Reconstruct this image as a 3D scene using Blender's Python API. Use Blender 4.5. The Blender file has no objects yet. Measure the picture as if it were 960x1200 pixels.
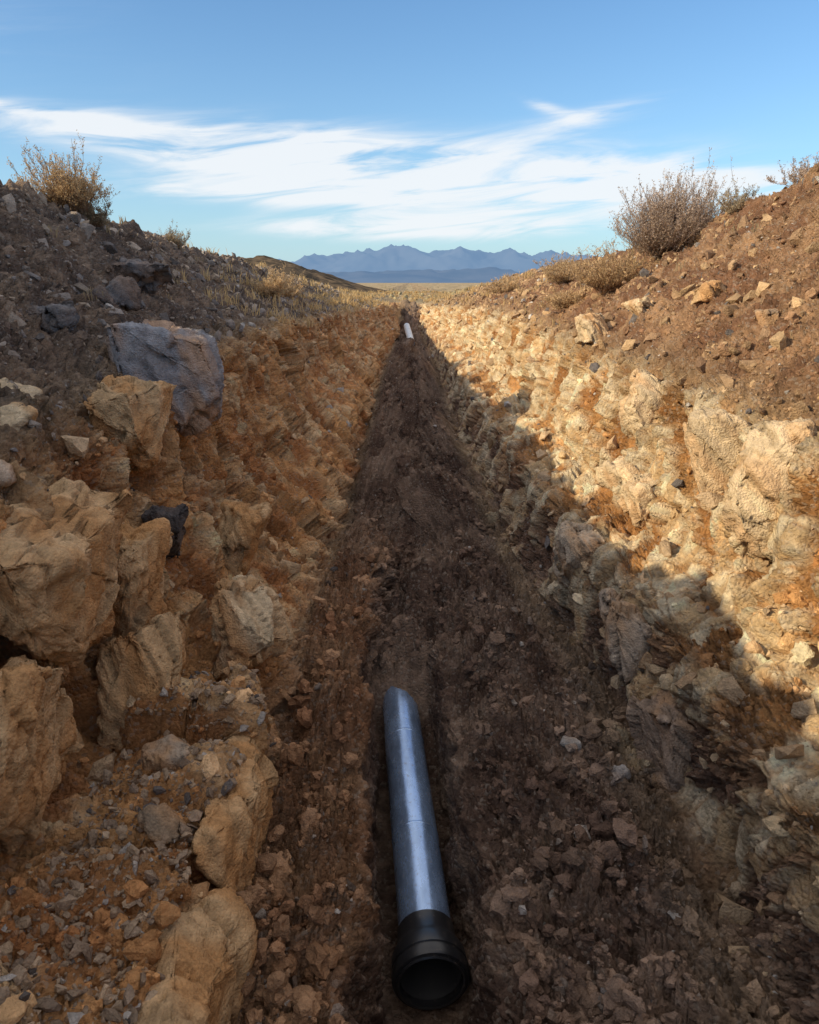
import bpy, bmesh, math, random
import numpy as np
from mathutils import Vector, Matrix
rng=np.random.default_rng(7); random.seed(7)
scene=bpy.context.scene
scene.view_settings.view_transform='Standard'
scene.view_settings.look='None'
scene.view_settings.exposure=0

# ---------------------------------------------------------------- noise
def h2(ix,iy,seed):
    a=(ix.astype(np.int64)*374761393+iy.astype(np.int64)*668265263+seed*1442695041)&0xFFFFFFFF
    a=((a^(a>>13))*1274126177)&0xFFFFFFFF
    a=((a^(a>>16))*2246822519)&0xFFFFFFFF
    a=a^(a>>15)
    return a.astype(np.float64)/4294967295.0
def perlin(x,y,seed=0):
    ix=np.floor(x);iy=np.floor(y);fx=x-ix;fy=y-iy
    def g(dx,dy):
        t=h2(ix+dx,iy+dy,seed)*2*np.pi
        return np.cos(t)*(fx-dx)+np.sin(t)*(fy-dy)
    ux=fx*fx*fx*(fx*(fx*6-15)+10);uy=fy*fy*fy*(fy*(fy*6-15)+10)
    a=g(0,0);b=g(1,0);c=g(0,1);d=g(1,1)
    return 1.4*((a*(1-ux)+b*ux)*(1-uy)+(c*(1-ux)+d*ux)*uy)
def fbm(x,y,seed=0,o=4):
    r=0;a=1.0;s=0
    for i in range(o):
        r=r+a*perlin(x*2**i,y*2**i,seed+i*17);s+=a;a*=.5
    return r/s*1.4
def voro(x,y,seed=0):
    ix=np.floor(x);iy=np.floor(y)
    F1=np.full(x.shape,9.0);F2=np.full(x.shape,9.0)
    cx=np.zeros(x.shape);cy=np.zeros(x.shape);ddx=np.zeros(x.shape);ddy=np.zeros(x.shape)
    for i in (-1,0,1):
        for j in (-1,0,1):
            px=ix+i+.1+.8*h2(ix+i,iy+j,seed);py=iy+j+.1+.8*h2(ix+i,iy+j,seed+91)
            dx=x-px;dy=y-py;d=np.sqrt(dx*dx+dy*dy)
            m=d<F1
            F2=np.where(m,F1,np.minimum(F2,d))
            F1=np.where(m,d,F1)
            cx=np.where(m,ix+i,cx);cy=np.where(m,iy+j,cy)
            ddx=np.where(m,dx,ddx);ddy=np.where(m,dy,ddy)
    return F1,F2,cx,cy,ddx,ddy
def ss(a,b,x):
    t=np.clip((x-a)/(b-a),0,1);return t*t*(3-2*t)
def fracture(u,v,su,sv,seed,tilt=.9,ck=.35):
    F1,F2,cx,cy,dx,dy=voro(u/su,v/sv,seed)
    o=h2(cx,cy,seed+5)-.5
    t1=(h2(cx,cy,seed+6)-.5)*2*tilt;t2=(h2(cx,cy,seed+7)-.5)*2*tilt
    crack=1-ss(0,.12,F2-F1)
    return o+t1*dx+t2*dy-crack*ck, crack, h2(cx,cy,seed+8)
def domes(u,v,s,seed,thr=.3):
    F1,F2,cx,cy,dx,dy=voro(u/s,v/s,seed)
    r=h2(cx,cy,seed+5)
    k=np.clip((r-thr)/(1-thr),0,1)
    rad=.25+.35*k
    return np.where(r>thr,np.sqrt(np.clip(1-(F1/rad)**2,0,1))*k,0)

# ---------------------------------------------------------------- terrain profile
def I(y,*pairs):
    return np.interp(y,[p[0] for p in pairs],[p[1] for p in pairs])
def mkrows():
    r=[];y=-6.0
    while y<1.6: r.append(y); y+=.07 if y<0.5 else .02
    while y<50: r.append(y); y+=max(.012,y*.0042)
    while y<9000: r.append(y); y+=y*.025
    return np.array(r)
Y=mkrows()
g=I(Y,(-8,-.9),(20,-.95),(50,-1.35),(200,-2.2),(2000,-4),(9000,-12))
cL=I(Y,(-8,1.25),(1.5,1.25),(4,.95),(9,1.06),(15,.74),(26,.3),(48,-.5),(70,-1.2),(9000,-1.2))
cR=I(Y,(-8,1.35),(9,1.34),(11.7,1.08),(15.5,.8),(20.6,.54),(36,.25),(60,-.7),(80,-1.3),(9000,-1.3))
xc=I(Y,(-8,.12),(3.2,.11),(6.6,-.1),(9,.1),(14,.25),(30,.1),(46,0))
lLx=I(Y,(-8,-1.95),(3.5,-1.95),(7,-2.1),(12,-2.35),(30,-2.2),(46,-1.0))
lLz=I(Y,(-8,-1.04),(4,-1.04),(8,-.91),(12,-.82),(20,-.93),(46,-1.4))
lRx=I(Y,(-8,2.50),(20,2.4),(34,2.05),(46,1.0))
lRz=I(Y,(-8,-1.0),(9,-.93),(19,-.76),(30,-.93),(46,-1.4))
fz=I(Y,(-8,-3.14),(5,-3.12),(5.8,-3.12),(7.4,-3.0),(9,-3.45),(12,-3.5),(30,-3.45),(44,-2.8),(50,-1.5))
slot=I(Y,(-8,-3.45),(2.60,-3.5),(2.9,-3.86),(5.0,-3.9),(5.55,-3.72),(6.1,-3.05),(9,-3.55),(30,-3.5),(44,-2.85),(50,-1.5))
C=[(-3000+0*Y,g),(-60+0*Y,g),(-14+0*Y,g),(-8.5+0*Y,g+.1),(-5.8+0*Y,cL-.25),(-4.6+0*Y,cL),
 ((lLx-4.6)/2,(lLz+cL)/2-.1),(lLx,lLz),
 (I(Y,(-8,-1.86),(5,-1.90),(12,-2.24),(30,-2.05),(46,-.9)),I(Y,(-8,-1.75),(12,-1.65),(46,-1.8))),
 (I(Y,(-8,-1.68),(4,-1.68),(5,-1.6),(12,-1.80),(30,-1.65),(46,-.78)),I(Y,(-8,-2.32),(12,-2.28),(46,-2.2))),
 (I(Y,(-8,-.98),(4.0,-1.0),(4.5,-1.15),(12,-1.3),(30,-1.2),(46,-.6)),I(Y,(-8,-2.42),(4,-2.42),(4.6,-2.55),(12,-2.7),(46,-2.5))),
 (I(Y,(-8,-.86),(4,-.88),(7,-.86),(12,-1.0),(30,-1.0),(46,-.5)),I(Y,(-8,-2.96),(4.2,-2.92),(6,-2.78),(8,-3.05),(12,-3.35),(46,-2.8))),
 (xc-.30,fz+I(Y,(-8,.10),(3,.1),(5.5,.2),(7,.15),(9,0),(50,0))),(xc-.265,slot+.05),(xc,slot),(xc+.215,slot+.05),(xc+.26,fz+.02),
 (I(Y,(-8,1.62),(5,1.6),(7,1.34),(12,1.12),(30,1.1),(46,.5)),I(Y,(-8,-3.0),(5,-2.98),(7,-3.08),(30,-3.2),(46,-2.7))),
 (I(Y,(-8,1.74),(5,1.72),(12,1.38),(30,1.35),(46,.65)),I(Y,(-8,-2.3),(30,-2.3),(46,-2.2))),
 (I(Y,(-8,2.22),(12,2.04),(30,1.80),(46,.85)),I(Y,(-8,-2.08),(30,-2.03),(46,-1.9))),
 (lRx,lRz),((lRx+5)/2,(lRz+cR)/2-.05),(5+0*Y,cR),(6.2+0*Y,cR-.2),(9+0*Y,g+.1),(15+0*Y,g),(60+0*Y,g),(3000+0*Y,g)]
NC=[16,16,18,30,24,90,110, 90,80,70,60, 70,36,14,14,36,140, 90,60,100, 100,100,24,30,18,16,16]
X=np.array([c[0] for c in C]);Z=np.array([c[1] for c in C])
kt=ss(44,51,Y);kb=ss(60,95,Y)
for i in range(len(C)):
    if 7<=i<=20: Z[i]=Z[i]*(1-kt)+g*kt
    Z[i]=Z[i]*(1-kb)+g*kb
cols=[];S=[]
for i,n in enumerate(NC):
    for k in range(n):
        t=k/n
        if i==0: tt=1-(1-t)**4
        elif i==len(NC)-1: tt=t**4
        else: tt=t
        cols.append((i,tt));S.append(i+t)
cols.append((len(NC)-1,1.0));S.append(float(len(NC)))
S=np.array(S)
ci=np.array([c[0] for c in cols]);ct=np.array([c[1] for c in cols])
PX=(X[ci]*(1-ct)[:,None]+X[ci+1]*ct[:,None]).T
PZ=(Z[ci]*(1-ct)[:,None]+Z[ci+1]*ct[:,None]).T
lo=np.searchsorted(S,3.2);hi=np.searchsorted(S,24.8)
for _ in range(6):
    PX[:,lo:hi]=.25*PX[:,lo-1:hi-1]+.5*PX[:,lo:hi]+.25*PX[:,lo+1:hi+1]
    PZ[:,lo:hi]=.25*PZ[:,lo-1:hi-1]+.5*PZ[:,lo:hi]+.25*PZ[:,lo+1:hi+1]
nr,ncol=PX.shape
PY=np.repeat(Y[:,None],ncol,1)
dxs=np.diff(PX,axis=1);dzs=np.diff(PZ,axis=1)
arc=np.concatenate([np.zeros((nr,1)),np.cumsum(np.sqrt(dxs**2+dzs**2),1)],1)
mid=np.searchsorted(S,14.0)
U=arc-arc[:,mid:mid+1]
V=PY
sx_=PX.copy();sz_=PZ.copy()
for _ in range(60):
    sx_[:,lo:hi]=.25*sx_[:,lo-1:hi-1]+.5*sx_[:,lo:hi]+.25*sx_[:,lo+1:hi+1]
    sz_[:,lo:hi]=.25*sz_[:,lo-1:hi-1]+.5*sz_[:,lo:hi]+.25*sz_[:,lo+1:hi+1]
gx=np.gradient(sx_,axis=1);gz=np.gradient(sz_,axis=1)
L=np.sqrt(gx**2+gz**2)+1e-9
NX=-gz/L;NZ=gx/L
Sg=np.repeat(S[None,:],nr,0)
def zone(a,b,w=.25): return ss(a-w,a+w,Sg)*(1-ss(b-w,b+w,Sg))
near=1-ss(46,56,PY)
wL=zone(6.9,10.95,.2)*near; wR=zone(16.9,20.0,.2)*near
fl=zone(11,16.9,.25)*near
bL=zone(3.6,6.9,.5); bR=zone(20.0,23.3,.4)
slotw=zone(11.9,16.08,.12)*(1-ss(5.6,6.1,PY))*ss(2.3,2.6,PY)
sp=np.maximum(.012,PY*.0042)
def lod(s): return np.clip(s/(sp*3.0),0,1)
out=(1-np.clip(wL+wR+fl+bL+bR,0,1))
D=np.zeros_like(PX)
w1=fbm(U/.5,V/.5,301,4);w2_=fbm(U/.5,V/.5,302,4)
warpu=U+.12*w1;warpv=V+.12*w2_
wu2=U+.03*fbm(U/.09,V/.09,303,3);wv2=V+.03*fbm(U/.09,V/.09,304,3)
D+=(wL+wR)*.15*fbm(U/1.5,V/1.3,1,4)+(bL+bR)*.15*fbm(U/1.4,V/1.4,2,4)+out*.12*fbm(PX/6,V/6,3,3)
stone=ss(-.10,.14,fbm(U/.8,V/.7,40,4)+.02)
f0,c0,r0=fracture(warpu,warpv,1.3,.60,49,.8,.3)
fa,ca,ra=fracture(warpu,warpv,.62,.36,50,1.0)
fb_,cb,rb=fracture(warpu,warpv,.24,.18,60,1.1)
fc,cc,rc=fracture(wu2,wv2,.09,.08,70,1.2)
fd,cd,rd=fracture(wu2+9,wv2,.042,.04,71,1.2)
fv,cv,rv=fracture(warpu,warpv,.62,.27,72,.9,.5)
big=.13*fa+.045*fb_+.016*fc*lod(.08)+.006*fd*lod(.04)
flute=1-np.abs(perlin(U/1.5,(V+.06*w1)/.18,80))*2
flute2=1-np.abs(perlin(U/.6,(V+.05*w1)/.085,85))*2
crumb=.036*fc*lod(.08)+.028*fd*lod(.04)+.026*fbm(U/.10,V/.10,93,4)*lod(.08)+.05*fbm(U/.35,V/.3,98,4)
cl=.035*domes(wu2,wv2,.13,90,.5)*lod(.14)+.022*domes(wu2+3,wv2,.06,91)*lod(.06)+crumb
D+=wL*(.22*f0+stone*big+(1-stone)*(-.06+.22*big+.9*crumb)+(1-.6*stone)*(.05*flute*lod(.12)+.008*flute2*lod(.06)))
stR=ss(-.12,.12,fbm(U/.5,V/.8,41,4)-.04+.24*(1-2*np.abs(Sg-19.3)/2.0))
lowR=(1-ss(17.9,18.3,Sg))*ss(16.9,17.1,Sg)
stR=np.maximum(stR,lowR*ss(-.05,.15,fbm(U/.6,V/.7,44,3)))
upR=ss(18.7,19.2,Sg)
D+=wR*(.12*f0+stR*(.5*big+upR*.17*fv+lowR*.05*fv)+(1-stR)*(-.05+.25*big+1.0*crumb+.6*cl)+.025*flute*lod(.1))
# floor mounds + clods
Df=.16*fbm(U/1.0,V/.8,5,4)+.10*fbm(U/.3,V/.25,6,4)+1.9*cl+.07*fb_+.05*fbm(U/.16,V/.16,66,3)
def gm(x,y,sx,sy,h): return h*np.exp(-((PX-x)/sx)**2-((PY-y)/sy)**2)
Df=Df+(gm(.85,5.4,.33,.8,.28)+gm(.25,6.9,.5,.4,.25)+gm(-.5,8.6,.5,.5,.4)+gm(.6,10.2,.7,.5,.55)+gm(-.4,12.4,.6,.5,.7)+gm(.7,15,.7,.8,.7)+gm(0,18.5,.8,.8,.85)+gm(.4,24,.8,1.2,.85)+gm(-.2,31,.8,1.5,.8))
farf=ss(7.5,10,PY)
Df=Df+farf*(.65*fbm(U/1.8,V/1.1,7,4)+.22*fbm(U/.5,V/.5,77,4))
D+=fl*(1-slotw)*Df
D+=slotw*(.02*fbm(U/.2,V/.2,8,4)+.6*crumb)
D+=(bL+bR)*(1.4*cl+.05*domes(wu2,wv2,.30,95,.7)*lod(.3)+.08*fbm(U/.35,V/.35,96,4))
fbk,fbc,_=fracture(warpu,warpv,.35,.3,110,.9)
D+=bL*ss(0.0,.3,fbm(U/.9,V/1.3,42,3))*.15*fbk
D+=bR*ss(.05,.35,fbm(U/.9,V/1.3,43,3))*.10*fbk
D+=out*.03*fbm(PX/.8,V/.8,9,3)*np.clip(1-PY/80,0,1)
PX2=PX+NX*D;PZ2=PZ+NZ*D
ns=(1-ss(5.6,6.4,PY))*ss(1.5,2.5,PY)
PX2+=ns*(zone(11.6,13.3,.35)*(-.03+.11*fbm(V/.45,V*0+3.3,501,4))+zone(14.6,16.3,.35)*(.02+.10*fbm(V/.4,V*0+7.3,502,4)))
PZ2+=ns*(zone(11.5,12.6,.4)*.10*fbm(V/.5,U/.5,503,4)+zone(15.5,16.4,.3)*.12*fbm(V/.45,U/.5,504,4))
PY2=PY+ (wL+wR)*.05*fbm(U/.3,V/.3,11,2)
P=np.stack([PX2,PY2,PZ2],-1)
du=np.gradient(P,axis=1);dv=np.gradient(P,axis=0)
N=np.cross(du,dv);area=np.linalg.norm(N,axis=-1)+1e-12
N=N/area[...,None]
# ---------------------------------------------------------------- terrain colour
def col(r,g_,b): return np.array([r,g_,b])[None,None,:]
def mix(a,b,t): return a*(1-t[...,None])+b*t[...,None]
O=0*P
n1=fbm(U/.7,V/.7,200,4);n2=fbm(U/.2,V/.2,201,3);n3=fbm(U/2.5,V/2.5,202,3)
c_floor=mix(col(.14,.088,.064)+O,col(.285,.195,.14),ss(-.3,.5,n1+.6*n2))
c_dirtL=mix(col(.46,.21,.085)+O,col(.64,.34,.145),ss(-.3,.4,n1))
c_stL=mix(col(.66,.40,.20)+O,col(.78,.55,.32),ss(-.3,.4,n2+(rb-.5)))
c_stL=mix(c_stL,col(.66,.34,.13)+O,ss(-.05,.4,n1)*.8)
c_dirtR=mix(col(.38,.18,.065)+O,col(.55,.29,.115),ss(-.3,.4,n1))
c_stR=mix(col(.66,.46,.25)+O,col(.82,.68,.46),ss(-.4,.4,n2+(rb-.5)))
c_bL=mix(col(.16,.115,.09)+O,col(.29,.205,.145),ss(-.3,.4,n1))
c_bR=mix(col(.23,.12,.068)+O,col(.40,.24,.135),ss(-.3,.4,n1))
c_out=mix(col(.34,.25,.14)+O,col(.48,.37,.22),ss(-.3,.4,fbm(PX/5,V/9,205,4)))
c_out=mix(c_out,col(.17,.15,.09)+O,ss(.05,.3,fbm(PX/3,V/14,206,4))*.7)
Cc=c_out
Cc=mix(Cc,c_bL,np.clip(bL,0,1)*(1-ss(25,50,PY)*.7));Cc=mix(Cc,c_bR,np.clip(bR,0,1)*(1-ss(25,50,PY)*.7))
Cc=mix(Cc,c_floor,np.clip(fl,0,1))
wl=mix(c_dirtL,c_stL,stone*np.clip(1-.5*cb-.3*ca,0,1))
wr=mix(c_dirtR,c_stR,stR*np.clip(1-.6*cb-.3*ca-.5*cv*upR,0,1))
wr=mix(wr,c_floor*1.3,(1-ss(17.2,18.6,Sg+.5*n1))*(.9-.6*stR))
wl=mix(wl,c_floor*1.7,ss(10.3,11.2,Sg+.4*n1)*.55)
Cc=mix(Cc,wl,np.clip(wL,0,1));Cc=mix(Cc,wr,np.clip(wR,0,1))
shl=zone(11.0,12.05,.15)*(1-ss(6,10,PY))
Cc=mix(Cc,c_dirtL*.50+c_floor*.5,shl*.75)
Cc=Cc*(1+.3*(rc-.5)*(wL+wR)+.3*(ra-.5)*(wL+wR)+.35*(rd-.5)*(fl+bL+bR)+.12*n3)[...,None]
Cc=np.clip(Cc,.02,.82)

def make_mesh(name,verts,faces_flat,nper,colr=None,smooth=False,mat=None):
    me=bpy.data.meshes.new(name)
    nf=len(faces_flat)//nper
    me.vertices.add(len(verts));me.vertices.foreach_set('co',np.ascontiguousarray(verts,dtype=np.float32).ravel())
    me.loops.add(len(faces_flat));me.loops.foreach_set('vertex_index',np.ascontiguousarray(faces_flat,dtype=np.int32))
    me.polygons.add(nf)
    me.polygons.foreach_set('loop_start',np.arange(0,nf*nper,nper,dtype=np.int32))
    me.polygons.foreach_set('use_smooth',np.full(nf,smooth,dtype=bool))
    me.update(calc_edges=True)
    if colr is not None:
        a=me.color_attributes.new('Col','FLOAT_COLOR','POINT')
        c4=np.ones((len(verts),4),dtype=np.float32);c4[:,:3]=colr
        a.data.foreach_set('color',c4.ravel())
    if mat: me.materials.append(mat)
    ob=bpy.data.objects.new(name,me);scene.collection.objects.link(ob)
    return ob
# ---------------------------------------------------------------- materials
def newmat(name):
    m=bpy.data.materials.new(name);m.use_nodes=True
    nt=m.node_tree;b=nt.nodes['Principled BSDF'];b.inputs['Specular IOR Level'].default_value=.15
    b.inputs['Roughness'].default_value=.95
    return m,nt,b
def nd(nt,t,**k):
    n=nt.nodes.new(t)
    for a,v in k.items():
        if a in n.inputs: n.inputs[a].default_value=v
        else: setattr(n,a,v)
    return n
def earth_mat(name,bumpd=.02,specks=True,scale=1.0,var=.35):
    m,nt,b=newmat(name);lk=nt.links.new
    at=nd(nt,'ShaderNodeAttribute',attribute_name='Col')
    tc=nd(nt,'ShaderNodeTexCoord')
    n1=nd(nt,'ShaderNodeTexNoise');n1.inputs['Scale'].default_value=9*scale;n1.inputs['Detail'].default_value=6;n1.inputs['Roughness'].default_value=.72
    lk(tc.outputs['Object'],n1.inputs['Vector'])
    mr=nd(nt,'ShaderNodeMapRange');mr.inputs[1].default_value=.3;mr.inputs[2].default_value=.7;mr.inputs[3].default_value=1-var;mr.inputs[4].default_value=1+var
    lk(n1.outputs['Fac'],mr.inputs[0])
    vm=nd(nt,'ShaderNodeVectorMath',operation='SCALE');lk(at.outputs['Color'],vm.inputs[0]);lk(mr.outputs[0],vm.inputs['Scale'])
    c=vm.outputs[0]
    vo=nd(nt,'ShaderNodeTexVoronoi');vo.inputs['Scale'].default_value=42*scale;lk(tc.outputs['Object'],vo.inputs['Vector'])
    if specks:
        sx=nd(nt,'ShaderNodeSeparateColor');lk(vo.outputs['Color'],sx.inputs[0])
        gt=nd(nt,'ShaderNodeMapRange');gt.inputs[1].default_value=.82;gt.inputs[2].default_value=.95;gt.inputs[3].default_value=0;gt.inputs[4].default_value=.4
        lk(sx.outputs[0],gt.inputs[0])
        mx=nd(nt,'ShaderNodeMix',data_type='RGBA')
        lk(gt.outputs[0],mx.inputs[0]);lk(c,mx.inputs[6]);mx.inputs[7].default_value=(.44,.37,.30,1)
        c=mx.outputs[2]
    lk(c,b.inputs['Base Color'])
    n2=nd(nt,'ShaderNodeTexNoise');n2.inputs['Scale'].default_value=28*scale;n2.inputs['Detail'].default_value=5;n2.inputs['Roughness'].default_value=.75
    lk(tc.outputs['Object'],n2.inputs['Vector'])
    ad=nd(nt,'ShaderNodeMath',operation='MULTIPLY_ADD');lk(vo.outputs['Distance'],ad.inputs[0]);ad.inputs[1].default_value=-.5;lk(n2.outputs['Fac'],ad.inputs[2])
    bp=nd(nt,'ShaderNodeBump');bp.inputs['Strength'].default_value=1.0;bp.inputs['Distance'].default_value=bumpd
    lk(ad.outputs[0],bp.inputs['Height']);lk(bp.outputs[0],b.inputs['Normal'])
    return m
M_earth=earth_mat('earth',.05)
M_rock=earth_mat('stone',.02,False,1.6,.35)
M_clod=earth_mat('clod',.015,False,2.0,.3)

idx=np.arange(nr*ncol).reshape(nr,ncol)
q=np.stack([idx[:-1,:-1],idx[:-1,1:],idx[1:,1:],idx[1:,:-1]],-1).reshape(-1)
make_mesh('ground',P.reshape(-1,3),q,4,Cc.reshape(-1,3),True,M_earth)

# ---------------------------------------------------------------- rocks
def hull_proto(n,seed,flat=1.0,sub=0):
    r=np.random.default_rng(seed)
    p=r.normal(size=(n,3));p/=np.linalg.norm(p,axis=1)[:,None]
    p*=(.7+.3*r.random((n,1)))
    p*=np.array([1,.5+.4*r.random(),.35+.35*r.random()*flat])
    bm=bmesh.new()
    for a in p: bm.verts.new(a)
    bmesh.ops.convex_hull(bm,input=bm.verts)
    for v in [v for v in bm.verts if not v.link_faces]: bm.verts.remove(v)
    bmesh.ops.triangulate(bm,faces=bm.faces)
    bm.verts.index_update()
    V_=np.array([v.co[:] for v in bm.verts]);F_=np.array([[v.index for v in f.verts] for f in bm.faces])
    bm.free();return V_,F_
def clod_proto(seed,sub=2):
    bm=bmesh.new();bmesh.ops.create_icosphere(bm,subdivisions=sub,radius=1)
    bm.verts.index_update()
    V_=np.array([v.co[:] for v in bm.verts]);F_=np.array([[v.index for v in f.verts] for f in bm.faces]);bm.free()
    r=np.random.default_rng(seed)
    d=np.zeros(len(V_))
    for k in range(16):
        a=r.normal(size=3);a/=np.linalg.norm(a)
        d+=.22*np.exp(-((1-V_@a)/.12))*r.choice([-1,1])
    V_=V_*(1+np.clip(d,-.5,.5)+.17*r.normal(size=len(V_)))[:,None]*np.array([1,.8,.65])
    return V_,F_
def rotm(n):
    q_=rng.normal(size=(n,4));q_/=np.linalg.norm(q_,axis=1)[:,None]
    w,x,y,z=q_.T
    return np.stack([np.stack([1-2*(y*y+z*z),2*(x*y-z*w),2*(x*z+y*w)],-1),
      np.stack([2*(x*y+z*w),1-2*(x*x+z*z),2*(y*z-x*w)],-1),
      np.stack([2*(x*z-y*w),2*(y*z+x*w),1-2*(x*x+y*y)],-1)],1)
def stamp(name,protos,pos,size,cols_,mat,smooth=False):
    n=len(pos);which=rng.integers(0,len(protos),n)
    VV=[];FF=[];CC=[];off=0
    for k,(v,f) in enumerate(protos):
        m=np.where(which==k)[0]
        if len(m)==0: continue
        R=rotm(len(m))
        vv=np.einsum('nij,vj->nvi',R,v)*size[m][:,None,None]+pos[m][:,None,:]
        ff=f[None]+(np.arange(len(m))*len(v))[:,None,None]+off
        VV.append(vv.reshape(-1,3));FF.append(ff.reshape(-1));CC.append(np.repeat(cols_[m],len(v),0));off+=len(m)*len(v)
    return make_mesh(name,np.concatenate(VV),np.concatenate(FF),3,np.concatenate(CC),smooth,mat)
flatP=P.reshape(-1,3);flatN=N.reshape(-1,3);fa_=area.reshape(-1);fy=PY.reshape(-1)
ledge=zone(9.2,10.15,.15)*(1-ss(4.0,4.5,PY))*ss(.8,1.5,PY)
zf={k:v.reshape(-1) for k,v in dict(wL=wL,wR=wR,fl=fl,bL=bL,bR=bR,sl=slotw,le=ledge).items()}
nzf=np.clip(flatN[:,2],0,1)
def scatter(n,wz,smin,smax,pw,ymax=45,ymin=.8,bias=1.6):
    w=wz*fa_*(fy>ymin)*(fy<ymax)/(np.maximum(fy,3)**bias)
    w=w/w.sum();i=rng.choice(len(w),n,p=w,replace=False)
    s=np.maximum(smin,.0015*fy[i])*(1-rng.random(n))**(-1/pw);s=np.minimum(s,smax)
    return i,s
clump=ss(-.3,.4,fbm(U/.6,V/.6,400,3)).reshape(-1)*.85+.15
nslot=np.clip(1-1.6*zf['sl'],0,1)
wz=(zf['bL']*3+zf['bR']*3.2+zf['fl']*nslot*.7+(zf['wL']+zf['wR'])*(.02+2.2*nzf**4))*clump*nslot+zf['le']*4.5
i,s=scatter(46000,wz,.009,.14,1.65,45,.8,1.35)
base=np.zeros((len(i),3))
zl=zf['bL'][i]>.5;zr=zf['bR'][i]>.5;zfl=zf['fl'][i]>.5;zle=zf['le'][i]>.4
t=rng.random((len(i),1))
pale=np.array([.56,.41,.26]);grey=np.array([.24,.22,.215]);tan=np.array([.46,.30,.17]);brown=np.array([.27,.165,.10])
base[:]=tan*(1-t)+pale*t
base[zl]=(grey*(1-t)+np.array([.44,.34,.25])*t)[zl]
base[zr]=(brown*(1-t)+np.array([.56,.38,.21])*t)[zr]
base[zle]=(np.array([.30,.22,.16])*(1-t)+np.array([.50,.37,.25])*t)[zle]
base[zfl]=(np.array([.20,.145,.11])*(1-t**2)+np.array([.38,.32,.27])*t**2)[zfl]
pick=rng.random(len(i));base[pick<.05]=[.48,.44,.40];base[(pick>.95)]=[.16,.14,.13]
base*=(.75+.5*rng.random((len(i),1)))
s=np.where(zfl|zle,np.minimum(s,.055),s)
protos=[hull_proto(14,100+k) for k in range(18)]
stamp('rubble_stones',protos,flatP[i]+flatN[i]*(s*.12)[:,None],s,base,M_rock)
wz=(zf['fl']*2.6+zf['bR']*.9+zf['bL']*.4+(zf['wR']+zf['wL'])*(.12+.9*nzf**2))*clump*nslot
i,s=scatter(22000,wz,.011,.065,1.8,25)
cf=Cc.reshape(-1,3)[i]*(.75+.5*rng.random((len(i),1)))
cps=[clod_proto(300+k) for k in range(8)]
stamp('dirt_clods',cps,flatP[i]-flatN[i]*(s*.1)[:,None],s,cf,M_clod,False)

# ---------------------------------------------------------------- boulders
def snap(p):
    d=((flatP-np.array(p))**2).sum(1);k=int(d.argmin());return flatP[k],flatN[k]
def boulder(pos,dims,rotz,colr,seed,tilt=(0,0),sink=.2,npt=13,stain=.75):
    r=np.random.default_rng(seed)
    bm=bmesh.new()
    pts=r.uniform(-1,1,size=(npt,3));pts/= (np.abs(pts).max(1)**.85)[:,None]
    for a in pts: bm.verts.new(a*np.array(dims)/2)
    bmesh.ops.convex_hull(bm,input=bm.verts)
    for v in [v for v in bm.verts if not v.link_faces]: bm.verts.remove(v)
    bmesh.ops.bevel(bm,geom=bm.edges[:],offset=min(dims)*.02,segments=1,affect='EDGES')
    bmesh.ops.triangulate(bm,faces=bm.faces)
    for _ in range(4):
        es=[e for e in bm.edges if e.calc_length()>max(.015,max(dims)/60)]
        if es: bmesh.ops.subdivide_edges(bm,edges=es,cuts=1);bmesh.ops.triangulate(bm,faces=bm.faces)
    bm.normal_update();bm.verts.index_update()
    v=np.array([a.co[:] for a in bm.verts]);n=np.array([a.normal[:] for a in bm.verts])
    f=np.array([[a.index for a in fc_.verts] for fc_ in bm.faces]);bm.free()
    a_,b_=v[:,0]+v[:,2]*.6+seed,v[:,1]-v[:,2]*.5
    wa=a_+.05*fbm(a_/.1,b_/.1,3,3);wb=b_+.05*fbm(a_/.1,b_/.1,4,3)
    fr,ck,rr=fracture(wa,wb,.26,.20,seed,1.0)
    fr2,ck2,rr2=fracture(wa,wb,.10,.08,seed+40,1.2)
    d=.05*fbm(a_/.3,b_/.3,seed,4)+.06*fr+.020*fr2+.014*fbm(a_/.06,b_/.06,seed+3,3)
    v=v+n*d[:,None]*min(1,min(dims)/.35)
    ct_=np.array(colr)[None]*(1+.3*fbm(a_/.2,b_/.2,seed+9,4)[:,None]+.2*(rr[:,None]-.5)-.25*ck[:,None])
    st=ss(-.25,.35,fbm(a_/.3,b_/.3,seed+12,4))[:,None]*stain
    ct_=ct_*(1-st)+np.array([.58,.31,.13])*st
    ob=make_mesh('boulder',v,f.reshape(-1),3,np.clip(ct_,.02,.78),True,M_rock)
    q_,nn=snap(pos)
    c=np.array(q_)+nn*(min(dims)*(.5-sink))
    ob.location=c;ob.rotation_euler=(tilt[0],tilt[1],rotz)
    return ob
PALE=(.66,.44,.24);CREAM=(.70,.54,.35);DK=(.10,.09,.09)
boulder((-2.15,6.4,-.7),(1.05,.8,.75),.3,(.35,.345,.36),11,(.1,.25),.25,18,.6)
boulder((-1.95,5.4,-1.1),(.5,.9,.7),.1,PALE,12,(0,.1),.50,18,.95)
boulder((-1.86,3.5,-1.45),(.6,1.2,.85),.1,PALE,13,(0,.1),.54,20,.9)
boulder((-1.80,4.5,-1.7),(.5,.7,.9),.0,PALE,14,(0,.1),.55,20,.95)
boulder((-1.70,2.7,-1.9),(.5,.9,.9),.0,PALE,15,(0,.1),.52,20,.8)
boulder((-1.72,4.9,-1.7),(.3,.4,.42),.1,DK,16,(0,.2),.30,13,.1)
boulder((-1.1,4.7,-2.45),(.5,.6,.8),.0,CREAM,17,(0,.1),.33,20,.8)
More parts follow.
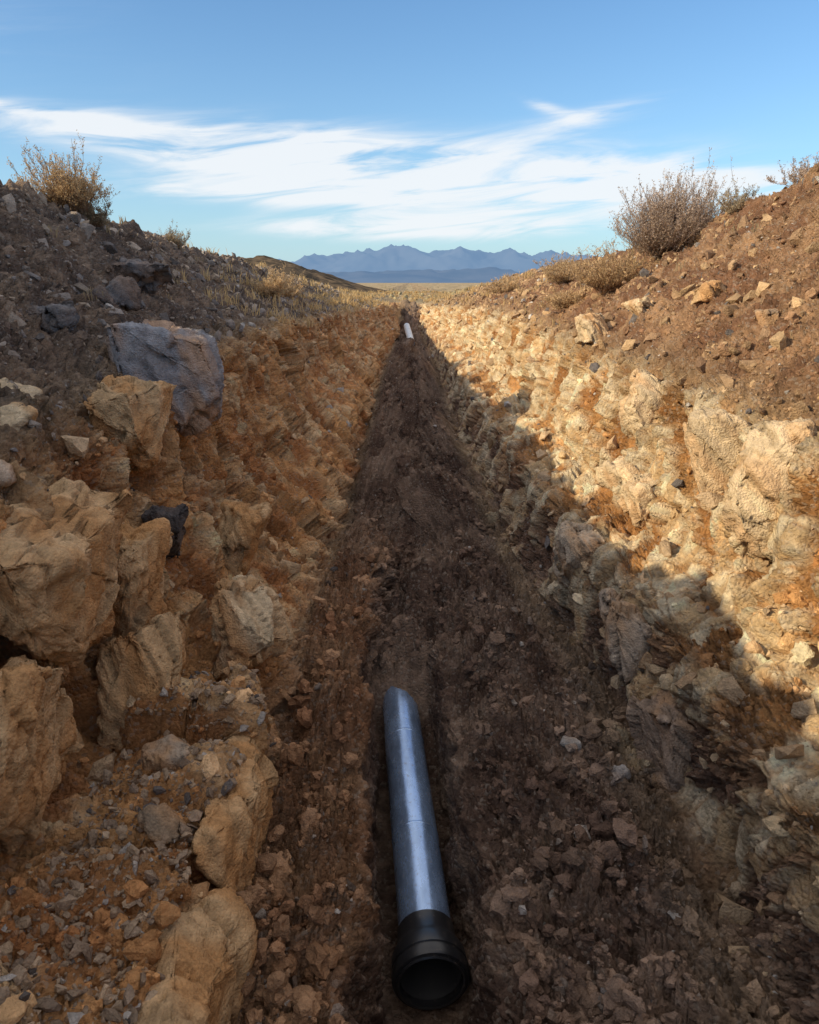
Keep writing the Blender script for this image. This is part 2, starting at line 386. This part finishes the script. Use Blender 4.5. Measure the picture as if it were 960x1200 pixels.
boulder((-1.55,3.9,-2.2),(.4,.55,.75),.1,PALE,18,(0,.1),.47,20,.95)
boulder((-1.5,6.0,-2.2),(.4,.6,.8),.1,PALE,28,(0,.2),.50,20,.95)
boulder((-.94,3.3,-2.72),(.34,1.1,.62),.02,PALE,51,(0,.05),.42,22,.9)
boulder((-.93,2.2,-2.72),(.34,1.1,.62),-.03,PALE,52,(0,.05),.42,22,.9)
boulder((-2.6,4.6,-.8),(.35,.3,.22),.5,CREAM,19)
boulder((-2.4,4.3,-.9),(.28,.22,.18),.9,CREAM,20)
boulder((-2.9,6.2,-.4),(.5,.35,.25),.2,(.2,.19,.19),21,stain=.2)
boulder((-3.1,8.2,-.1),(.8,.45,.3),.6,(.17,.16,.16),22,stain=.2)
boulder((-3.4,9.5,.1),(.9,.5,.35),.2,(.18,.17,.17),23,stain=.2)
boulder((-3.2,5.2,-.2),(.3,.3,.18),.2,(.26,.24,.23),26,stain=.3)
boulder((-2.1,3.6,-.95),(.24,.26,.16),.4,(.5,.38,.28),27)
boulder((-1.25,3.3,-2.4),(.24,.22,.18),.3,(.4,.33,.26),24)
boulder((-1.15,2.9,-2.4),(.2,.18,.14),.8,(.36,.28,.2),25)
boulder((2.4,5.5,-1.3),(.5,.6,.85),-.1,CREAM,31,(0,-.2),.48,20,.5)
boulder((2.36,4.7,-1.35),(.5,.55,.95),-.2,CREAM,32,(0,-.2),.48,20,.5)
boulder((2.4,7.6,-1.3),(.4,.6,.7),.0,CREAM,53,(0,-.2),.47,20,.5)
boulder((2.15,6.3,-1.95),(.35,.6,.35),.0,CREAM,33,(0,-.3),.33,20,.5)
boulder((2.1,7.2,-1.9),(.35,.55,.3),.1,CREAM,34,(0,-.3),.33,20,.5)
boulder((1.7,6.4,-2.5),(.4,.6,.6),.1,(.56,.44,.32),35,(0,-.1),.42,20,.5)
boulder((1.68,5.1,-2.65),(.4,.6,.7),.1,(.46,.36,.27),36,(0,-.1),.42,20,.5)
boulder((1.65,4.1,-2.75),(.35,.5,.5),.1,(.36,.26,.19),45,(0,-.1),.40,20,.4)
boulder((3.3,8.5,-.2),(.42,.36,.3),.4,PALE,37)
boulder((3.0,9.8,-.4),(.45,.45,.3),.1,CREAM,38)
boulder((3.2,6.8,-.4),(.3,.26,.18),1.1,(.40,.29,.2),39)
boulder((3.6,7.6,-.1),(.28,.22,.16),.3,(.48,.35,.22),46)
boulder((2.7,10.8,-.7),(.5,.7,.35),.1,CREAM,40)
boulder((1.1,4.3,-3.0),(.14,.11,.10),.1,(.40,.37,.34),41)
boulder((1.3,3.9,-2.95),(.16,.13,.12),.7,(.36,.33,.31),42,stain=.2)
boulder((.95,3.5,-3.05),(.12,.1,.08),.4,(.42,.40,.38),43,stain=.2)
boulder((1.35,2.9,-2.95),(.13,.10,.09),.9,(.45,.42,.38),44,stain=.2)

# ---------------------------------------------------------------- pipes
def steel(name,c,rough,metal,dust=.75):
    m,nt,b=newmat(name);lk=nt.links.new
    tc=nd(nt,'ShaderNodeTexCoord');n=nd(nt,'ShaderNodeTexNoise');n.inputs['Scale'].default_value=6;n.inputs['Detail'].default_value=7;n.inputs['Roughness'].default_value=.7
    mp=nd(nt,'ShaderNodeMapping');mp.inputs['Scale'].default_value=(1.5,.5,1.5);lk(tc.outputs['Object'],mp.inputs[0]);lk(mp.outputs[0],n.inputs['Vector'])
    cr=nd(nt,'ShaderNodeValToRGB');cr.color_ramp.elements[0].position=.35;cr.color_ramp.elements[1].position=.68
    cr.color_ramp.elements[0].color=(c[0]*.7,c[1]*.7,c[2]*.7,1);cr.color_ramp.elements[1].color=(c[0]*1.15,c[1]*1.15,c[2]*1.15,1)
    lk(n.outputs['Fac'],cr.inputs[0])
    n2=nd(nt,'ShaderNodeTexNoise');n2.inputs['Scale'].default_value=26;n2.inputs['Detail'].default_value=7;n2.inputs['Roughness'].default_value=.75;lk(tc.outputs['Object'],n2.inputs['Vector'])
    mr=nd(nt,'ShaderNodeMapRange');mr.inputs[1].default_value=.58;mr.inputs[2].default_value=.66;mr.inputs[3].default_value=0;mr.inputs[4].default_value=dust;lk(n2.outputs['Fac'],mr.inputs[0])
    mx=nd(nt,'ShaderNodeMix',data_type='RGBA');lk(mr.outputs[0],mx.inputs[0]);lk(cr.outputs[0],mx.inputs[6]);mx.inputs[7].default_value=(.2,.15,.11,1)
    lk(mx.outputs[2],b.inputs['Base Color'])
    mm=nd(nt,'ShaderNodeMath',operation='MULTIPLY_ADD');lk(mr.outputs[0],mm.inputs[0]);mm.inputs[1].default_value=-metal;mm.inputs[2].default_value=metal
    lk(mm.outputs[0],b.inputs['Metallic']);b.inputs['Specular IOR Level'].default_value=.6
    r2=nd(nt,'ShaderNodeMapRange');r2.inputs[3].default_value=max(.05,rough-.12);r2.inputs[4].default_value=rough+.2;lk(n.outputs['Fac'],r2.inputs[0]);lk(r2.outputs[0],b.inputs['Roughness'])
    bp=nd(nt,'ShaderNodeBump');bp.inputs['Strength'].default_value=.35;bp.inputs['Distance'].default_value=.004;lk(n.outputs['Fac'],bp.inputs['Height']);lk(bp.outputs[0],b.inputs['Normal'])
    return m
M_steel=steel('pipe_steel',(.40,.56,.84),.22,.72)
M_black=steel('black_rubber',(.02,.02,.022),.3,0,.3)
M_in=steel('pipe_inside_black',(.012,.012,.013),.7,0,.1)
jagk=()
def lathe(name,prof,mat,parent,jag=None,seg=72):
    bm=bmesh.new();rings=[]
    for k,(a,r) in enumerate(prof):
        ring=[]
        for j in range(seg):
            t=2*math.pi*j/seg
            aa=a+(jag[j] if (jag is not None and k in (jagk)) else 0)
            ring.append(bm.verts.new((r*math.cos(t),aa,r*math.sin(t))))
        rings.append(ring)
    for k in range(len(rings)-1):
        for j in range(seg):
            bm.faces.new((rings[k][j],rings[k][(j+1)%seg],rings[k+1][(j+1)%seg],rings[k+1][j]))
    bmesh.ops.recalc_face_normals(bm,faces=bm.faces)
    for f in bm.faces: f.smooth=True
    me=bpy.data.meshes.new(name);bm.to_mesh(me);bm.free();me.materials.append(mat)
    ob=bpy.data.objects.new(name,me);scene.collection.objects.link(ob);ob.parent=parent
    m=ob.modifiers.new('es','EDGE_SPLIT');m.split_angle=math.radians(40)
    return ob
def pipe(p0,p1,r,socket=True,mat=M_steel):
    e=bpy.data.objects.new('steel_pipe',None);scene.collection.objects.link(e)
    d=Vector(p1)-Vector(p0);Lp=d.length
    global jagk
    seg=72
    r_=np.random.default_rng(5)
    jag=np.array([.16*max(0,math.cos(2*math.pi*(j/seg)-2.3))**3-.04*math.cos(2*math.pi*(j/seg)-.6)+.05*abs(((j*5/seg)%1)-.5)*2+.02*r_.random() for j in range(seg)])
    jagk=(2,3)
    jg=jag if socket else None
    lathe('pipe_body',[(.12,r),(Lp*.5,r),(Lp,r),(Lp,r-.008),(Lp*.5,r-.008),(.13,r-.008)],mat,e,jg)
    if socket:
        lathe('socket_collar',[(.30,r),(.29,r+.01),(.20,r+.012),(.15,r+.035),(.11,r+.052),(.05,r+.055),(.045,r+.047),(.03,r+.047),(.025,r+.058),(-.02,r+.058),(-.03,r+.05),(-.03,r+.022),(.02,r+.015),(.10,r+.01),(.18,r-.004)],M_black,e)
        lathe('gasket_ring',[(-.012,r+.03),(-.04,r+.035),(-.045,r+.027),(-.04,r+.018),(-.012,r+.02),(-.012,r+.03)],M_black,e)
        lathe('inner_black_tube',[(.0,r+.012),(.03,r-.012),(.6,r-.012),(Lp*.8,r-.012)],M_in,e)  # near-black tube just inside the body, makes the mouth dark
        for a in (1.0,2.05):
            lathe('weld_band',[(a,r+.0005),(a+.004,r+.003),(a+.02,r+.003),(a+.024,r+.0005)],mat,e)
    e.location=p0;e.rotation_mode='QUATERNION';e.rotation_quaternion=Vector((0,1,0)).rotation_difference(d)
    return e
pipe((.115,3.08,-3.60),(-.08,5.65,-3.56),.155)
M_white=steel('pale_pipe',(.75,.78,.8),.45,0)
zz,_=snap((.05,38,-3.1))
pipe((.1,36.5,zz[2]+.25),(-.15,42,zz[2]+.75),.17,False,M_white)

# ---------------------------------------------------------------- plants
def ribbon(V_,F_,C_,p,w,c):
    b=len(V_);n=len(p)
    for k,a in enumerate(p):
        ww=w*(1-.75*k/(n-1))
        for j in range(3):
            t=j*2.094
            V_.append((a[0]+ww*math.cos(t),a[1]+ww*math.sin(t),a[2]+.3*ww*math.sin(t+1)));C_.append(c)
    for k in range(n-1):
        for j in range(3):
            a0=b+k*3+j;a1=b+k*3+(j+1)%3
            F_.append((a0,a1,a1+3));F_.append((a0,a1+3,a0+3))
def leafmat(name):
    m,nt,b=newmat(name);lk=nt.links.new
    at=nd(nt,'ShaderNodeAttribute',attribute_name='Col');lk(at.outputs['Color'],b.inputs['Base Color'])
    tr=nd(nt,'ShaderNodeBsdfTranslucent');lk(at.outputs['Color'],tr.inputs[0])
    mx=nd(nt,'ShaderNodeMixShader');mx.inputs[0].default_value=.4
    o=nt.nodes['Material Output'];lk(b.outputs[0],mx.inputs[1]);lk(tr.outputs[0],mx.inputs[2]);lk(mx.outputs[0],o.inputs[0])
    return m
M_plant=leafmat('dry_foliage')
def bush(name,pos,R,H,nst,leaf,stem,seed,leafs=.028,dens=1.0):
    r=random.Random(seed);V_=[];F_=[];C_=[]
    def jit(c): k=r.uniform(.65,1.3);return tuple(x*k for x in c)
    lump=[(r.uniform(0,6.28),r.uniform(.75,1.15)) for _ in range(7)]
    for i in range(nst):
        az=r.uniform(0,6.283);el=math.asin(r.uniform(.08,1.0))
        lm=min(lump,key=lambda q:abs(math.sin((az-q[0])/2)))[1]
        l=r.uniform(.55,1.05)*lm
        dx=math.cos(az)*math.cos(el)*R*l;dy=math.sin(az)*math.cos(el)*R*l;dz=(.2+.8*math.sin(el))*H*l
        st=(r.gauss(0,R*.15),r.gauss(0,R*.15),-.05)
        pts=[]
        for k in range(6):
            t=k/5
            pts.append((st[0]+dx*t**.9+r.gauss(0,.012),st[1]+dy*t**.9+r.gauss(0,.012),st[2]+dz*(t**1.25)+r.gauss(0,.01)))
        ribbon(V_,F_,C_,pts,.006,jit(stem))
        for tw in range(int(9*dens)):
            k=r.uniform(.15,1.0)*5;k0=min(int(k),4);fr=k-k0
            a=[pts[k0][j]*(1-fr)+pts[k0+1][j]*fr for j in range(3)]
            d=[dx*.4+r.gauss(0,R*.35),dy*.4+r.gauss(0,R*.35),abs(dz)*.4+r.uniform(.1,.5)*H]
            n=math.sqrt(sum(x*x for x in d))+1e-6;tl=r.uniform(.10,.25)*H
            d=[x/n*tl for x in d]
            tp=[tuple(a[j]+d[j]*t+(r.gauss(0,.006) if t else 0) for j in range(3)) for t in (0,.5,1)]
            ribbon(V_,F_,C_,tp,.003,jit(stem))
            lc=jit(leaf)
            for q_ in range(int(12*dens)):
                t=r.uniform(.1,1.1);b0=[a[j]+d[j]*t+r.gauss(0,.008) for j in range(3)]
                dd=Vector((r.gauss(0,1),r.gauss(0,1),r.gauss(.8,.8))).normalized()*leafs*r.uniform(.6,1.4)
                sd=dd.cross(Vector((r.gauss(0,1),r.gauss(0,1),r.gauss(0,1)))).normalized()*leafs*.18
                b=len(V_);bb=Vector(b0)
                for p_ in (bb-sd*.4,bb+dd*.55+sd,bb+dd,bb+dd*.55-sd): V_.append(tuple(p_));C_.append(lc)
                F_.append((b,b+1,b+2));F_.append((b,b+2,b+3))
    ob=make_mesh(name,np.array(V_),np.array(F_).reshape(-1),3,np.array(C_),False,M_plant)
    q_,_=snap(pos);ob.location=q_
    return ob
SG=(.42,.34,.23);SGb=(.58,.41,.23);ST=(.36,.25,.17);PUR=(.52,.40,.31)
bush('sagebrush',(-4.4,10.3,.95),.60,.80,150,SGb,ST,1,.03)
bush('sagebrush',(-4.1,10.6,.8),.28,.3,50,SG,ST,2)
bush('sagebrush',(-4.4,15.0,.7),.32,.5,50,SG,ST,3)
bush('sagebrush',(3.9,12.8,.6),.92,1.4,250,PUR,ST,4,.034,1.1)
bush('sagebrush',(4.5,13.4,.75),.65,1.0,120,PUR,ST,14,.034,1.0)
bush('sagebrush',(3.3,13.2,.0),.8,.8,140,SGb,(.36,.22,.13),5,.034)
bush('sagebrush',(2.9,14.2,-.4),.6,.5,80,SGb,(.36,.22,.13),15,.034)
bush('sagebrush',(4.8,11.6,1.0),.42,.4,50,SG,ST,6)
bush('sagebrush',(5.2,10.4,1.2),.5,.4,80,PUR,ST,7)
bush('sagebrush',(3.6,18.2,.2),.8,.6,80,SGb,ST,8,.04)
bush('sagebrush',(4.3,22,.3),.8,.6,70,SGb,ST,9,.04)
bush('sagebrush',(3.2,26,-.3),.8,.6,60,SGb,ST,10,.05)
bush('sagebrush',(-3.2,20,-.2),.7,.8,90,(.64,.46,.26),ST,12,.04)
bush('sagebrush',(-3.0,17,-.3),.5,.6,70,(.64,.46,.26),ST,13,.04)
def grass():
    V_=[];F_=[];C_=[];r=random.Random(3)
    def tuft(p,h,n,spread,c):
        for i in range(n):
            az=r.uniform(0,6.283);le=r.uniform(.1,1)*spread;hh=h*r.uniform(.4,1.1)
            bx=p[0]+r.gauss(0,spread*.5);by=p[1]+r.gauss(0,spread*.5)
            t=(bx+math.cos(az)*le,by+math.sin(az)*le,p[2]+hh)
            m=(bx+math.cos(az)*le*.35,by+math.sin(az)*le*.35,p[2]+hh*.6)
            w=.003+.0003*p[1];k=r.uniform(.7,1.25);cc_=(c[0]*k,c[1]*k,c[2]*k)
            sx=-math.sin(az)*w;sy=math.cos(az)*w;b=len(V_)
            V_.extend([(bx-sx,by-sy,p[2]-.03),(bx+sx,by+sy,p[2]-.03),(m[0]+sx,m[1]+sy,m[2]),(m[0]-sx,m[1]-sy,m[2]),t])
            C_.extend([cc_]*5)
            F_.extend([(b,b+1,b+2),(b,b+2,b+3),(b+3,b+2,b+4)])
    G=(.62,.44,.22)
    sf=Sg.reshape(-1)
    w=((sf>5.8)&(sf<7.05)&(fy>12)&(fy<45))*1.6+((sf>3.8)&(sf<6)&(fy>15)&(fy<60))*.6+((sf>20.1)&(sf<22.5)&(fy>13)&(fy<55))*.35+((fy>50)&(fy<140)&(np.abs(flatP[:,0])<40))*.10
    w=w*fa_*nzf;w=w/w.sum()
    for k in rng.choice(len(w),2000,p=w): 
        p=flatP[k];tuft(p,r.uniform(.10,.26)+.0015*p[1],int(r.uniform(12,26)),r.uniform(.14,.3),G)
    w2=((sf>3.5)&(sf<6.2)|(sf>21)&(sf<23.5))*((fy>7)&(fy<20))*fa_;w2=w2/w2.sum()
    for k in rng.choice(len(w2),60,p=w2): tuft(flatP[k],r.uniform(.08,.2),14,.1,(.42,.32,.19))
    make_mesh('dry_grass',np.array(V_),np.array(F_).reshape(-1),3,np.array(C_),False,M_plant)
grass()
def scrub():
    w=(fy>52)&(fy<900)&(np.abs(flatP[:,0])<fy*.9)
    w=w*fa_/np.maximum(fy,1)**1.75;w=w/w.sum()
    i=rng.choice(len(w),1800,p=w)
    s=rng.uniform(.12,.36,len(i));p=flatP[i].copy();p[:,0]+=rng.normal(0,1,len(i))*np.abs(p[:,0])*.1;p[:,2]+=.05
    c=np.array([.32,.26,.15])*(.6+.8*rng.random((len(i),1)))
    stamp('desert_scrub',cps,p,s,c,M_clod,True)
scrub()

# ---------------------------------------------------------------- distant hills and mountains
def ridge(name,x0,x1,y0,y1,nx,ny,hf,mat):
    xs=np.linspace(x0,x1,nx);ys=np.linspace(y0,y1,ny)
    A,B=np.meshgrid(xs,ys);H=hf(A,B)
    id_=np.arange(nx*ny).reshape(ny,nx)
    qq=np.stack([id_[:-1,:-1],id_[:-1,1:],id_[1:,1:],id_[1:,:-1]],-1).reshape(-1)
    return make_mesh(name,np.stack([A,B,H],-1).reshape(-1,3),qq,4,None,True,mat)
def rockmat(name,a,b_,sc,haze=None,hf=0):
    m,nt,b=newmat(name);lk=nt.links.new
    tc=nd(nt,'ShaderNodeTexCoord');n=nd(nt,'ShaderNodeTexNoise');n.inputs['Scale'].default_value=sc;n.inputs['Detail'].default_value=8
    lk(tc.outputs['Object'],n.inputs['Vector'])
    cr=nd(nt,'ShaderNodeValToRGB');cr.color_ramp.elements[0].position=.4;cr.color_ramp.elements[1].position=.62
    cr.color_ramp.elements[0].color=(*a,1);cr.color_ramp.elements[1].color=(*b_,1);lk(n.outputs['Fac'],cr.inputs[0]);lk(cr.outputs[0],b.inputs['Base Color'])
    b.inputs['Specular IOR Level'].default_value=0
    if haze:   # distance haze painted on: constant blue emission mixed into the surface
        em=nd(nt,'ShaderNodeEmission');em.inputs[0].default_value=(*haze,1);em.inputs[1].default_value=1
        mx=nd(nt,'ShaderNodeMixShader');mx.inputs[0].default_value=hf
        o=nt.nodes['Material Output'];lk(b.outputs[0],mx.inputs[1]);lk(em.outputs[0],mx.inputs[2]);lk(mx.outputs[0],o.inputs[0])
    return m
def ridged(a,b,seed,o=5):
    r=0;am=1;t=0
    for k in range(o):
        r=r+am*(1-np.abs(perlin(a*2**k,b*2**k,seed+k))*1.6);t+=am;am*=.5
    return r/t
def far(A,B):
    e=np.sin(np.clip((B-8000)/3000,0,1)*np.pi)**.8
    env=np.interp(A,[-9000,-5000,-2600,-1500,-600,-100,700,1500,2600,5000,9000],[150,200,230,285,370,420,385,370,300,260,200])
    return -15+e*env*(.55+.58*ridged(A/600,B/900,21,6))
def midr(A,B):
    e=np.sin(np.clip((B-4500)/1800,0,1)*np.pi)
    env=np.interp(A,[-6000,-1500,-700,0,500,900,2000,6000],[60,70,75,95,120,90,60,60])
    return -14+e*env*(.2+.9*ridged(A/600,B/500,33))
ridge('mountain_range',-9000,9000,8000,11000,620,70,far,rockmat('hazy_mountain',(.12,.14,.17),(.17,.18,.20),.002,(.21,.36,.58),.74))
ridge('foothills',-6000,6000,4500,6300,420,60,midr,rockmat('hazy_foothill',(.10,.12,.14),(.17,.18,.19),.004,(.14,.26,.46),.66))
def hill(A,B):
    e=np.exp(-((A+29)/17)**2-((B-150)/40)**2)
    return -2.6+6.6*e*(1+.2*fbm(A/9,B/9,51,4))+.6*fbm(A/3,B/3,52,4)*e
ridge('hill',-90,20,70,240,300,200,hill,rockmat('dark_hill',(.06,.05,.04),(.18,.13,.085),.6))
def hillr(A,B):
    e=np.exp(-((A-60)/32)**2-((B-220)/40)**2)
    return -2.8+5*e*(1+.12*fbm(A/9,B/9,53,4))+.2*fbm(A/3,B/3,54,3)*e
ridge('hill',-30,160,120,320,160,120,hillr,rockmat('tan_hill',(.20,.15,.09),(.36,.28,.17),.2))

# ---------------------------------------------------------------- light, sky
el=math.radians(25);saz=math.atan2(-.92,-.39)
sdir=Vector((math.sin(saz)*math.cos(el),math.cos(saz)*math.cos(el),math.sin(el)))
sun=bpy.data.lights.new('sun','SUN');sun.energy=5;sun.angle=math.radians(.5);sun.color=(1,.82,.54)
so=bpy.data.objects.new('sun',sun);scene.collection.objects.link(so);so.rotation_euler=sdir.to_track_quat('Z','Y').to_euler()
w=bpy.data.worlds.new('World');scene.world=w;w.use_nodes=True;nt=w.node_tree;lk=nt.links.new
bg=nt.nodes['Background'];bg.inputs[1].default_value=.15
sky=nt.nodes.new('ShaderNodeTexSky');sky.sky_type='NISHITA';sky.sun_disc=False;sky.sun_elevation=el;sky.sun_rotation=saz
sky.air_density=1.0;sky.dust_density=.5;sky.ozone_density=1.5
tc=nt.nodes.new('ShaderNodeTexCoord');sep=nt.nodes.new('ShaderNodeSeparateXYZ');lk(tc.outputs['Generated'],sep.inputs[0])
def mt(op,a,b=None,c=None):
    n=nt.nodes.new('ShaderNodeMath');n.operation=op
    for k,v in enumerate((a,b,c)):
        if v is None: continue
        if isinstance(v,(int,float)): n.inputs[k].default_value=v
        else: lk(v,n.inputs[k])
    return n.outputs[0]
az=mt('MULTIPLY',mt('ARCTAN2',sep.outputs[0],sep.outputs[1]),57.2958)
ele=mt('MULTIPLY',mt('ARCSINE',sep.outputs[2]),57.2958)
tint=nt.nodes.new('ShaderNodeVectorMath');tint.operation='MULTIPLY';lk(sky.outputs[0],tint.inputs[0]);tint.inputs[1].default_value=(.66,.95,1.18)
hz=mt('MULTIPLY',mt('EXPONENT',mt('MULTIPLY',mt('MAXIMUM',ele,0.0),-.14)),.75)
mh=nt.nodes.new('ShaderNodeMix');mh.data_type='RGBA';lk(hz,mh.inputs[0]);lk(tint.outputs[0],mh.inputs[6]);mh.inputs[7].default_value=(3.5,4.8,5.7,1)
cmb=nt.nodes.new('ShaderNodeCombineXYZ');lk(mt('MULTIPLY',az,.055),cmb.inputs[0]);lk(mt('MULTIPLY_ADD',az,-.04,mt('MULTIPLY',ele,.42)),cmb.inputs[1])
nz=nt.nodes.new('ShaderNodeTexNoise');nz.inputs['Scale'].default_value=1.6;nz.inputs['Detail'].default_value=9;nz.inputs['Roughness'].default_value=.58;nz.inputs['Distortion'].default_value=.7
lk(cmb.outputs[0],nz.inputs['Vector'])
tot=None
for a0,wa,e0,we,sl,amp in [(-17,11,9.1,1.1,-.05,1.2),(-6,11,7.8,2.1,-.06,1.7),(6,12,6.9,2.1,.0,1.8),(-12,9,6.0,.7,.0,1.1),(2,12,3.7,.8,.0,1.7),(12.5,4.5,10.6,.6,.13,1.0),(9.5,2,11.2,.4,-.3,.8),(-29,10,10.4,.3,-.06,1.2),(-60,30,14,4,.02,.8),(70,30,12,4,.0,.8),(20,9,6.0,1.5,0,1.1),(170,50,12,4,.0,.8)]:
    da=mt('SUBTRACT',az,a0);t1=mt('POWER',mt('ABSOLUTE',mt('DIVIDE',da,wa)),2.0)
    de=mt('SUBTRACT',mt('SUBTRACT',ele,e0),mt('MULTIPLY',da,sl));t2=mt('POWER',mt('ABSOLUTE',mt('DIVIDE',de,we)),2.0)
    gs=mt('MULTIPLY',mt('EXPONENT',mt('MULTIPLY',mt('ADD',t1,t2),-1.0)),amp)
    tot=gs if tot is None else mt('ADD',tot,gs)
dens=mt('MULTIPLY',mt('MINIMUM',tot,1.6),mt('MULTIPLY',mt('SUBTRACT',nz.outputs['Fac'],.29),3.2))
mrn=nt.nodes.new('ShaderNodeMapRange');mrn.interpolation_type='SMOOTHSTEP';mrn.inputs[1].default_value=.05;mrn.inputs[2].default_value=1.05;mrn.inputs[3].default_value=0;mrn.inputs[4].default_value=.9
lk(dens,mrn.inputs[0])
mx=nt.nodes.new('ShaderNodeMix');mx.data_type='RGBA';lk(mrn.outputs[0],mx.inputs[0]);lk(mh.outputs[2],mx.inputs[6]);mx.inputs[7].default_value=(6.1,6.3,6.5,1)
# added bright veil across the unseen upper sky, brightens the shaded trench
nv=nt.nodes.new('ShaderNodeTexNoise');nv.inputs['Scale'].default_value=2.2;nv.inputs['Detail'].default_value=5;lk(tc.outputs['Generated'],nv.inputs['Vector'])
v1=nt.nodes.new('ShaderNodeMapRange');v1.interpolation_type='SMOOTHSTEP';v1.inputs[1].default_value=22;v1.inputs[2].default_value=45;v1.inputs[3].default_value=0;v1.inputs[4].default_value=1;lk(ele,v1.inputs[0])
v2=nt.nodes.new('ShaderNodeMapRange');v2.inputs[1].default_value=.40;v2.inputs[2].default_value=.6;v2.inputs[3].default_value=.35;v2.inputs[4].default_value=.9;lk(nv.outputs['Fac'],v2.inputs[0])
mv=nt.nodes.new('ShaderNodeMix');mv.data_type='RGBA';lk(mt('MULTIPLY',v1.outputs[0],v2.outputs[0]),mv.inputs[0]);lk(mx.outputs[2],mv.inputs[6]);mv.inputs[7].default_value=(7.8,7.2,6.6,1)
lk(mv.outputs[2],bg.inputs[0])

cam=bpy.data.cameras.new('camera');cam.sensor_fit='VERTICAL';cam.sensor_height=36;cam.lens=26;cam.clip_end=20000;cam.clip_start=.05
co=bpy.data.objects.new('camera',cam);scene.collection.objects.link(co);co.location=(0,0,0);co.rotation_euler=(math.radians(90-17.3),0,0)
scene.camera=co
print('terrain',nr,ncol)
